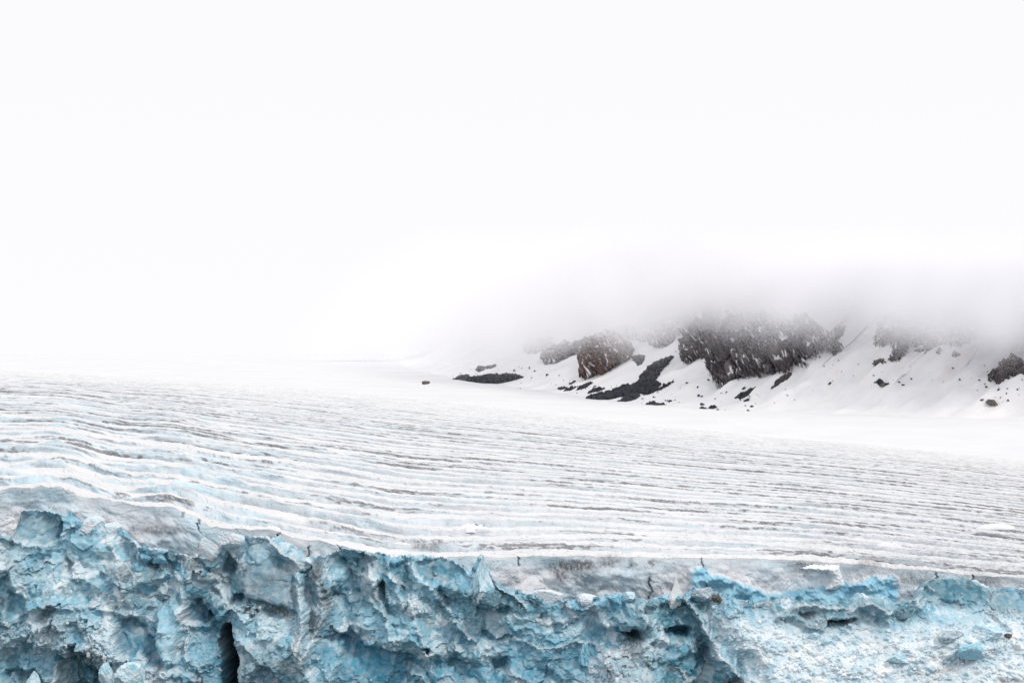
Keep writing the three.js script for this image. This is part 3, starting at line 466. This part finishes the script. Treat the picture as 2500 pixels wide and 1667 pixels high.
function cliffPoint(x, y, o) {                                         // x, y: place on the front in picture pixels at the reference distance
  const X = (x - 512) * mpp, Y = EYE - (y - 341) * mpp;
  const wx = x + 3 * fbm(x * 0.03, y * 0.03, 3) + 1.5 * fbm(x * 0.12, y * 0.12, 3), wy = y + 3 * fbm(x * 0.03 + 40, y * 0.03, 3) + 1.5 * fbm(x * 0.1, y * 0.1 + 30, 2);
  let own = 0, crest = 0, z = -14 + 0.16 * (y - 540) * mpp * 2.4, rough = 1, c = mixc(mixc(C.blue, C.pale, 0.72), C.firn, clamp(0.3 + 0.9 * fbm(x * 0.012, y * 0.02, 4)));
  const rs = rightSlope(x, y);
  z += rs * (3 + (y - 600) * 0.16);
  for (const s of FACES) {
    if (wx < s.x0 || wx > s.x1 || wy < s.y0 || wy > s.y1) continue;
    const sd = sdPoly(wx, wy, s.P), w = sstep(-s.e, s.e, sd);
    if (w <= 0) continue;
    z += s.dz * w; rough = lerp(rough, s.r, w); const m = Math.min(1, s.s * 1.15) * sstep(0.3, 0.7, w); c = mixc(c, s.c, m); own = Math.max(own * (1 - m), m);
  }
  for (const s of CREASES) { const d = distLine(wx, wy, s.p) / s.w; if (d < 2.2) { z += s.h * Math.exp(-Math.pow(d, 1.25) * 1.6); if (s.h > 0) crest = Math.max(crest, 1 - sstep(0.12, 0.4, d + 0.25 * fbm(x * 0.15, y * 0.15, 3))); } }
  rough = lerp(rough, 0.75, rs);
  // broken surface: big hollows meeting in sharp crests, smaller scallops, lumps of crushed ice where it has crumbled
  const qx = X + 2.2 * n2(X * 0.12, Y * 0.12) + 0.7 * n2(X * 0.45, Y * 0.45), qy = Y + 2.2 * n2(X * 0.12 + 50, Y * 0.12) + 0.7 * n2(X * 0.45 + 50, Y * 0.45);
  const lean = 1 - sstep(690, 760, x), ca = lerp(0.97, 0.74, lean), sa = lerp(-0.24, -0.67, lean), u1 = (qx * ca + qy * sa) * 0.62, v1 = qy * ca - qx * sa;   // slabs slant down to the right
  const mess = clamp(rough - 0.35, 0, 1.6) * sstep(-0.3, 0.45, fbm(X * 0.045 + 31, Y * 0.06, 3) + 0.3 * (rough - 1)), calm = 0.12 + 0.88 * Math.min(1, rough);
  const a = facets(qx * 0.1, qy * 0.13 + 20, 51), b = facets(qx * 0.28, qy * 0.34, 61);
  z += (1 - rs) * (calm * (10.5 * fracture(u1 * 0.075, v1 * 0.075, 101) + 5.2 * fracture(u1 * 0.19, v1 * 0.2, 111) + 3.4 * (scallop(u1 * 0.11, v1 * 0.11, 103) - 0.35)) + (0.2 + 0.8 * calm) * (1.3 * fracture(u1 * 0.5, v1 * 0.5, 121) + 0.35 * fracture(u1 * 1.3, v1 * 1.3, 125)) + 1.2 * a.h * calm + 1.8 * fbm(X * 0.05 + 3, Y * 0.06 + 8, 3));
  z += mess * (0.9 * b.h + 1.3 * fracture(qx * 0.5, qy * 0.6, 131) - 0.5 * scallop(qx * 0.6, qy * 0.7, 135) - 0.35 * scallop(qx * 1.3, qy * 1.5, 141)) + 0.12 * calm * fbm(X * 0.9, Y * 1.1, 3);
  if (rs > 0.01) z += rs * (2.4 * fbm(X * 0.06, Y * 0.09, 3) + 1.0 * fracture(qx * 0.22, qy * 0.35, 151) - 0.35 * scallop(qx * 0.6, qy * 0.8, 155) - 0.2 * scallop(qx * 1.3, qy * 1.6, 161) + 0.6 * fbm(X * 0.4, Y * 0.6, 4));
  // colour of the ice: bubbly white crust, clear blue, layers of silt
  c = mixc(c, C.snow, clamp(rs * (0.55 + 0.5 * fbm(x * 0.05, y * 0.07, 3))));
  const bluePatch = sstep(0.2, 0.7, fbm(X * 0.09 + 7, Y * 0.14, 4)), whitePatch = sstep(0.05, 0.6, fbm(X * 0.16 - 3, Y * 0.2 + 9, 4));
  c = mixc(c, C.blue, 0.7 * bluePatch * (1 - rs) * (1 - 0.5 * own)); c = mixc(c, C.snow, 0.35 * whitePatch * (1 - 0.75 * own));
  const i1 = facetId(u1 * 0.19, v1 * 0.2, 111), i2 = facetId(u1 * 0.5, v1 * 0.5, 121), kk = (1 - rs) * (0.35 + 0.65 * Math.min(1, rough)) * (1 - 0.45 * own);   // random ice tone per broken face; lit and shaded contrast painted into the colour
  c = mixc(c, i1 < 0.3 ? C.teal : i1 < 0.55 ? C.blue : i1 < 0.74 ? C.pale : C.snow, 0.5 * kk); c = mixc(c, i2 < 0.3 ? C.teal : i2 < 0.6 ? C.pale : C.snow, 0.2 * kk);
  c = mixc(c, C.snow, 0.35 * crest);                                     // crumbled white ice lies along the crests
  const layer = fbm(X * 0.05 + 2, (Y + 1.5 * fbm(X * 0.06, Y * 0.06, 2)) * 1.6, 3);
  c = mixc(c, rough < 0.45 ? C.dirt : C.teal, (rough < 0.45 ? 0.16 : 0.35) * sstep(0.3, 0.55, layer) * (1 - rs));
  let dirt = 0, dc = C.dirt;
  for (const s of SPOTS) { const r = Math.hypot((wx - s.x) / s.rx, (wy - s.y) / s.ry); if (r < 1.4) { const k = s.s * (1 - sstep(0.3, 1.4, r)); if (k > dirt) { dirt = k; dc = s.c; } } }
  const grain = hash(Math.round(x * 2.2), Math.round(y * 2.2), 91), gn = fbm(X * 1.2, Y * 1.2, 3);
  if (dirt > 0 && gn * 0.6 + grain * 0.8 < dirt * 1.25) c = mixc(c, dc, 0.4 + 0.5 * dirt);
  else if (grain < 0.012) c = mixc(c, C.dirt, 0.3);
  // relief and mottling that do not run straight through the ice
  const k3 = 0.2 * (0.4 + 0.6 * calm) * (1 - 0.6 * rs), m3 = n3(X * 0.45, Y * 0.45, z * 0.45);
  c = mixc(c, m3 > 0 ? C.firn : C.blue, 0.3 * Math.abs(m3) * (1 - rs)); c = mixc(c, C.teal, 0.2 * sstep(0.3, 0.7, n3(X * 0.9, Y * 0.9 + 9, z * 0.9)) * (1 - 0.8 * rs));
  o.p = [X + k3 * n3(X * 0.6 + 7, Y * 0.6, z * 0.6), Y + k3 * n3(X * 0.6, Y * 0.6 + 7, z * 0.6), -CD + z + 0.3 * k3 * n3(X * 1.4, Y * 1.4, z * 1.4)]; o.c = c; o.rough = rough; o.rs = rs;
  return o;
}
const cliffSamples = [];
{
  const NU = 1500, NV = 380, BACK = 6, r = rng(5);
  const g = sheet(NU, NV, (u, v, o, i, j) => {
    const x = lerp(-60, 1084, u), top = cliffTop(x) + 2.2 * fbm(x * 0.06, 1.5, 4) + 1.2 * n2(x * 0.35, 4.4);
    if (j < BACK) { cliffPoint(x, top, o); const k = (BACK - j); o.p = [o.p[0], o.p[1] - 0.28 * k * k + (k > 0 ? 0.25 * n2(x * 0.2, k) : 0), o.p[2] - 3.2 * k]; return; }
    const t = (j - BACK) / (NV - BACK), y = lerp(top, 706, t);
    cliffPoint(x, y, o);
    if (i && i < NU && y < 690 && r() < 0.12) cliffSamples.push([...o.p, o.rs, o.rough, x, y, o.c]);
  });
  const cl = place(new THREE.Mesh(g, M.ice), 'ice_cliff', glacier);
  cl.userData.label = 'broken blue and white ice front';
}
// ---------------------------------------------------------------- loose things on the ice: blocks, boulders, snow patches, rubble
function chunk(seed, detail, cuts, palette, { sx = 1, sy = 1, sz = 1, spike = 0, grainy = 0.06 } = {}) {
  const r = rng(seed), P = [];
  for (let i = 0; i < cuts; i++) { const z = r() * 2 - 1, a = r() * 6.283, s = Math.sqrt(1 - z * z); P.push([s * Math.cos(a), z, s * Math.sin(a), 0.62 + 0.38 * r()]); }
  const g = new THREE.IcosahedronGeometry(1, detail), p = g.attributes.position, col = new Float32Array(p.count * 3);
  for (let i = 0; i < p.count; i++) {
    const x = p.getX(i), y = p.getY(i), z = p.getZ(i);
    let d = 1.25;
    for (const [a, b, c, h] of P) { const k = a * x + b * y + c * z; if (k > 0.05) d = Math.min(d, h / k); }
    d *= 1 + grainy * n3(x * 3 + seed, y * 3, z * 3) + grainy * 0.6 * n3(x * 8 + seed, y * 8, z * 8);
    const t = 1 - spike * clamp((y * d + 1) / 2);
    p.setXYZ(i, x * d * sx * t, y * d * sy, z * d * sz * t);
    col.set(mixc(mixc(palette[0], palette[1], clamp(0.5 + 0.9 * n3(x * 1.6 + seed, y * 1.6, z * 1.6))), palette[2], 0.6 * sstep(0.2, 0.7, n3(x * 5 + seed, y * 5, z * 5 + 9))), i * 3);
  }
  g.setAttribute('color', new THREE.BufferAttribute(col, 3));
  g.deleteAttribute('uv');
  g.computeVertexNormals();
  return g;
}
const ICE = [C.pale, C.firn, C.snow], BLUEICE = [C.blue, C.pale, C.firn], DARKROCK = [[0.05, 0.045, 0.045], [0.13, 0.11, 0.1], [0.36, 0.34, 0.33]], GREYICE = [C.grey, [0.42, 0.5, 0.55], C.firn], TEALICE = [C.teal, C.grey, C.pale];
let chunkSeed = 100;
// x, y: place on the 2352 wide print; w, h: size there
function onFront(name, label, category, x, y, w, h, palette, opt = {}) {
  const pt = cliffPoint(x * Q, Math.max(y * Q, cliffTop(x * Q) + 4), { p: [], c: [] }).p, s = mpp * Q / 2, seed = ++chunkSeed * 17;
  const m = new THREE.Mesh(chunk(seed, opt.detail ?? 14, opt.cuts ?? 11, palette, { sx: w * s, sy: h * s, sz: (opt.deep ?? 0.8) * Math.min(w, h * 1.4) * s, spike: opt.spike ?? 0, grainy: opt.grainy ?? 0.06 }), opt.rock ? M.rock : M.ice);
  place(m, name);
  m.position.set(pt[0], EYE - (y * Q - 341) * mpp, pt[2] + (opt.out ?? 0.6));
  m.rotation.set(opt.tip ?? 0, hash(seed, 1, 1) * 0.8, opt.roll ?? 0);
  return tag(m, label, category, opt.group);
}
onFront('ice_block', 'upright pale ice block standing at the lower left, wider one of a pair', 'ice block', 318, 1545, 64, 64, ICE, { out: 6, cuts: 8, detail: 18, group: 'ice blocks on the front' });
onFront('ice_block', 'upright pale ice block standing at the lower left, narrower one of a pair', 'ice block', 254, 1552, 44, 60, ICE, { out: 5, cuts: 9, spike: 0.2, detail: 18, group: 'ice blocks on the front' });
onFront('ice_block', 'small pointed white ice block cut by the lower picture edge', 'ice block', 82, 1566, 46, 44, ICE, { out: 5, cuts: 7, spike: 0.6, group: 'ice blocks on the front' });
onFront('serac', 'white ice spike with brown streak rising above the broken front', 'serac', 1557, 1370, 44, 66, [[0.72, 0.73, 0.72], C.firn, [0.6, 0.55, 0.48]], { out: -1, cuts: 10, spike: 0.75, detail: 20, group: 'seracs' });
onFront('serac', 'pale fluted ice pinnacle before the smooth wall at the centre', 'serac', 1106, 1350, 90, 130, [C.pale, C.firn, C.snow], { out: -1.5, cuts: 12, spike: 0.85, detail: 26, group: 'seracs' });
onFront('serac', 'blue ice tower beside the cracked grey wall', 'serac', 132, 1232, 46, 84, BLUEICE, { out: -1, cuts: 12, spike: 0.45, detail: 20, group: 'seracs' });
onFront('boulder', 'dark boulder resting on crushed ice below the cyan wall', 'boulder', 1655, 1383, 30, 15, DARKROCK, { out: 2, rock: true, grainy: 0.12, group: 'boulders on the ice' });
onFront('boulder', 'dark stone in the rubble near the right picture edge', 'boulder', 2308, 1455, 20, 11, DARKROCK, { out: 1, rock: true, grainy: 0.12, group: 'boulders on the ice' });
onFront('ice_shard', 'tilted grey ice slab beside the dark boulder', 'ice block', 1624, 1374, 44, 30, GREYICE, { out: 1, cuts: 7, roll: 0.35, group: 'ice blocks on the front' });
for (const [x, y, w, h, pal, label] of [
  [312, 1290, 26, 18, BLUEICE, 'flat blue ice block, first of the row under the left wall'],
  [345, 1298, 34, 22, BLUEICE, 'blue cracked ice block, widest of the row under the left wall'],
  [376, 1286, 26, 26, TEALICE, 'rounded teal ice block at the end of the row under the left wall'],
  [270, 1322, 40, 44, GREYICE, 'grey rounded ice block on the left snow slope'],
  [1416, 1378, 36, 26, BLUEICE, 'blue ice block on the crest above the round overhang'],
  [1452, 1376, 30, 24, ICE, 'pale ice block on the crest beside the blue one'],
  [1500, 1386, 34, 20, TEALICE, 'teal ice block on the crest below the white spike'],
  [1866, 1458, 26, 16, ICE, 'white ice block left of three before the blue hollow'],
  [1892, 1466, 24, 16, ICE, 'white ice block in the middle of three before the blue hollow'],
  [1916, 1460, 18, 14, ICE, 'smallest of the three white ice blocks before the blue hollow'],
  [2172, 1452, 52, 34, GREYICE, 'grey ice boulder with a dark underside on the right rubble'],
  [2262, 1446, 66, 44, ICE, 'large pale ice block on the right rubble near the grey wall'],
  [2205, 1480, 60, 40, [C.pale, C.pale, C.firn], 'broad bluish ice block half buried in the right rubble'],
  [2050, 1500, 60, 30, ICE, 'low ice block half buried in the middle of the right rubble'],
  [2085, 1408, 44, 46, TEALICE, 'cracked teal ice block between the overhang slab and the right wall'],
  [1345, 1515, 30, 52, BLUEICE, 'small upright blue ice block low at the centre'],
  [1130, 1378, 40, 34, TEALICE, 'dark teal ice knob below the pale pinnacle'],
]) onFront('ice_block', label, 'ice block', x, y, w, h, pal, { out: 0.5, cuts: 9 + (x % 4), grainy: 0.08, group: 'ice blocks on the front' });
// slabs that lean out from the lip
for (const [x, y, w, h, roll, label] of [
  [175, 1222, 60, 40, 0.3, 'tilted white ice slab right of the blue tower on the left lip'],
  [232, 1226, 44, 34, -0.25, 'small leaning slab between the blue tower and the blue quad of ice'],
  [470, 1268, 50, 46, 0.45, 'leaning white slab where the left wall meets the layered buttress'],
  [520, 1246, 60, 34, -0.3, 'low pale slab on the left shoulder of the layered buttress'],
  [1260, 1384, 70, 30, -0.1, 'pale slab at the foot of the smooth centre wall'],
  [1350, 1386, 50, 26, 0.15, 'small pale slab at the foot of the smooth centre wall, towards the spike'],
]) onFront('ice_shard', label, 'ice block', x, y, w, h, [C.lilac, C.wall, C.firn], { out: -0.6, cuts: 8, roll, grainy: 0.05, group: 'ice blocks on the front' });
// snow left lying on the ridges
function snowPatch(label, x, y, w, h, dOff = 0) {
  const seed = ++chunkSeed, d = lipD(x * Q) + dOff, c = worldAt(x * Q, y * Q, d), s = d / F * Q / 2;
  const g = sheet(40, 16, (u, v, o) => {
    const a = u * 6.2832, r = v * (1 + 0.3 * n2(Math.cos(a) * 1.3 + seed, Math.sin(a) * 1.3)), hgt = Math.sqrt(Math.max(0, 1 - v * v)) * (1 + 0.3 * n2(u * 5 + seed, v * 3));
    o.p = [Math.cos(a) * r * w * s, hgt * h * s * 1.6 - 0.25 - v * 0.2, Math.sin(a) * r * Math.min(w, h * 2.5) * s]; o.c = mixc(C.snow, C.firn, 0.25 + 0.25 * n2(u * 9, v * 9));
  }, true);
  const m = place(new THREE.Mesh(g, M.snow), 'snow_patch');
  m.position.set(c.x, c.y - h * s * 0.6, c.z);
  return tag(m, label, 'snow patch', 'snow patches on the ridges');
}
snowPatch('bright snow patch on the left ridge above the layered buttress', 622, 1212, 44, 14, 18);
snowPatch('bright snow patch bulging on a ridge above the pale pinnacle', 1085, 1210, 70, 18, 60);
snowPatch('small snow patch beside the lip left of the pale pinnacle', 838, 1266, 60, 18, 6);
snowPatch('long snow patch on a dirty ridge near the right edge, the upper one', 2290, 1206, 90, 12, 80);
snowPatch('thin snow patch on a ridge right of the centre wall', 2040, 1246, 50, 9, 14);
{
  // a drift hanging on the tall wall: a hooked sheet of snow, thickest in its middle
  const P = qq([[1840, 1304], [1862, 1297], [1890, 1299], [1926, 1297], [1931, 1318], [1940, 1342], [1920, 1350], [1896, 1352], [1908, 1338], [1912, 1322], [1900, 1311], [1868, 1309]]), c = worldAt(1890 * Q, 1324 * Q, lipD(1890 * Q) - 0.6);
  const g = sheet(90, 50, (u, v, o) => {
    const x = lerp(1830, 1950, u) * Q, y = lerp(1288, 1360, v) * Q, sd = sdPoly(x + 1.2 * fbm(x * 0.2, y * 0.2, 3), y + 1.2 * fbm(x * 0.2 + 7, y * 0.2, 3), P), w = worldAt(x, y, lipD(1890 * Q) - 0.6);
    o.p = [w.x - c.x, w.y - c.y, w.z - c.z + 0.9 + 1.4 * (1 - Math.exp(-Math.max(sd, -3) / 1.2)) + 0.25 * fbm(x * 0.3, y * 0.3, 3)]; o.k = sd > -1.2; o.c = mixc(C.snow, C.firn, 0.2 + 0.3 * fbm(x * 0.2, y * 0.2, 2));
  }, false, true);
  const m = place(new THREE.Mesh(g, M.snow), 'snow_drift');
  m.position.copy(c);
  tag(m, 'white hooked snow drift hanging on the grey wall above the cyan ice', 'snow drift');
}
for (const [x, y, w, h, label] of [[2279, 928, 12, 8, 'single dark boulder on open snow near the right edge'], [2029, 886, 6, 4, 'tiny dark stone on the open slope right of the widest crag']]) {
  const [u, v] = slopeAtPixel(x * Q, y * Q), p = slope(u, v, []), s = -p[2] / F * Q, m = place(new THREE.Mesh(chunk(++chunkSeed * 7, 8, 9, DARKROCK, { sx: w * s, sy: h * s, sz: w * s * 0.8, grainy: 0.12 }), M.rock), 'boulder');
  m.position.set(p[0], p[1] + h * s * 0.5, p[2]); tag(m, label, 'boulder', 'boulders on the snow');
}
{
  const c = worldAt(978 * Q, 878 * Q, 1900), m = place(new THREE.Mesh(chunk(991, 8, 9, DARKROCK, { sx: 5, sy: 1.6, sz: 3, grainy: 0.12 }), M.rock), 'boulder');
  m.position.copy(c); tag(m, 'lone dark boulder on the snowfield left of the far moraine', 'boulder', 'boulders on the snow');
}
// crushed ice
{
  const r = rng(404), kinds = [chunk(1, 2, 8, [[1, 1, 1], [1, 1, 1], [1, 1, 1]]), chunk(2, 2, 7, [[1, 1, 1], [1, 1, 1], [1, 1, 1]]), chunk(3, 2, 9, [[1, 1, 1], [1, 1, 1], [1, 1, 1]])], put = [[], [], []];
  for (const [x, y, z, rs, rough, px, py, lc] of cliffSamples) {
    const want = Math.max(rs * 0.4, sstep(1.0, 1.5, rough) * 0.9, 0.02) * sstep(-0.35, 0.4, fbm(px * 0.04, py * 0.06, 3) + 0.15);
    if (r() > want) continue;
    const s = 0.12 + 0.42 * Math.pow(r(), 4);
    put[Math.floor(r() * 3)].push([x, y + s * 0.1, z + s * 0.15, s, lc]);
  }
  const m = new THREE.Matrix4(), q = new THREE.Quaternion(), e = new THREE.Euler(), col = new THREE.Color();
  put.forEach((list, k) => {
    const im = new THREE.InstancedMesh(kinds[k], M.ice, list.length);
    list.forEach(([x, y, z, s, lc], i) => { e.set(r() * 6, r() * 6, r() * 6); q.setFromEuler(e); m.compose(new THREE.Vector3(x, y, z), q, new THREE.Vector3(s * (0.8 + 0.6 * r()), s * (0.7 + 0.5 * r()), s)); im.setMatrixAt(i, m); const c = mixc(lc, mixc(C.pale, C.snow, r()), 0.2 + 0.4 * r()); im.setColorAt(i, col.setRGB(...c)); });
    tag(place(im, 'ice_rubble'), 'crushed white ice rubble strewn over the broken front', 'ice rubble', 'crushed ice', 'stuff');
  });
}
// ---------------------------------------------------------------- low cloud: countless white flakes of mist hanging before the upper slope
{
  const r = rng(77), gauss = () => Math.sqrt(-2 * Math.log(1 - r() * 0.9999)) * Math.cos(6.2832 * r());
  const N = 17000, pos = new Float32Array(N * 9), v = new THREE.Vector3(), a = new THREE.Vector3(), b = new THREE.Vector3();
  for (let i = 0; i < N; i++) {
    v.set(gauss() * 0.42, gauss() * 0.42, gauss() * 0.42);
    a.set(gauss(), gauss(), gauss()).normalize(); b.set(gauss(), gauss(), gauss()).cross(a).normalize();
    const s = 0.0037;
    pos.set([v.x + a.x * s, v.y + a.y * s, v.z + a.z * s, v.x - a.x * s * 0.5 + b.x * s * 0.87, v.y - a.y * s * 0.5 + b.y * s * 0.87, v.z - a.z * s * 0.5 + b.z * s * 0.87, v.x - a.x * s * 0.5 - b.x * s * 0.87, v.y - a.y * s * 0.5 - b.y * s * 0.87, v.z - a.z * s * 0.5 - b.z * s * 0.87], i * 9);
  }
  const g = new THREE.BufferGeometry();
  g.setAttribute('position', new THREE.BufferAttribute(pos, 3));
  g.computeVertexNormals();
  const mats = [], m = new THREE.Matrix4(), q = new THREE.Quaternion(), e = new THREE.Euler();
  const colOf = (u) => footXs(u) / footDs(u) * F + 512, p = [0, 0, 0];
  for (let tries = 0; tries < 120000 && mats.length < 2900; tries++) {
    const col = lerp(370, 1160, r());                                  // an even share of mist along the whole mountain front
    let lo = 0.3, hi = 8.8; for (let k = 0; k < 14; k++) { const mid = (lo + hi) / 2; if (colOf(mid) > col) lo = mid; else hi = mid; }
    const u = (lo + hi) / 2, k = footDs(u) / 1700, lift = lerp(-6, 84, r()), h = EYE + lift * k, out = (r() * 1.15 - 0.15) * 130 * k;
    if (r() > Math.pow(clamp((lift + 3 + 9 * fbm(col * 0.005, 3.3, 2) + 34 * (1 - sstep(430, 640, col)) + 16 * sstep(850, 900, col)) / 54), 2.1) * (1 - sstep(40, 84, lift))) continue;
    let w = 10;
    while (w < 290 && slope(u, w, p)[1] < h) w += 5;
    const nrm = slopeN(u, w), hl = Math.hypot(nrm.x, nrm.z), s = 31 * k;
    e.set(r() * 6.28, r() * 6.28, r() * 6.28); q.setFromEuler(e);
    m.compose(new THREE.Vector3(p[0] + nrm.x / hl * out, h, p[2] + nrm.z / hl * out), q, new THREE.Vector3(s, s, s));
    mats.push(m.clone());
  }
  const im = new THREE.InstancedMesh(g, M.cloud, mats.length);
  mats.forEach((x, i) => im.setMatrixAt(i, x));
  place(im, 'cloud_bank');
  tag(im, 'white low cloud hiding the upper mountain', 'cloud', null, 'stuff');
}
renderer.render(scene, camera);
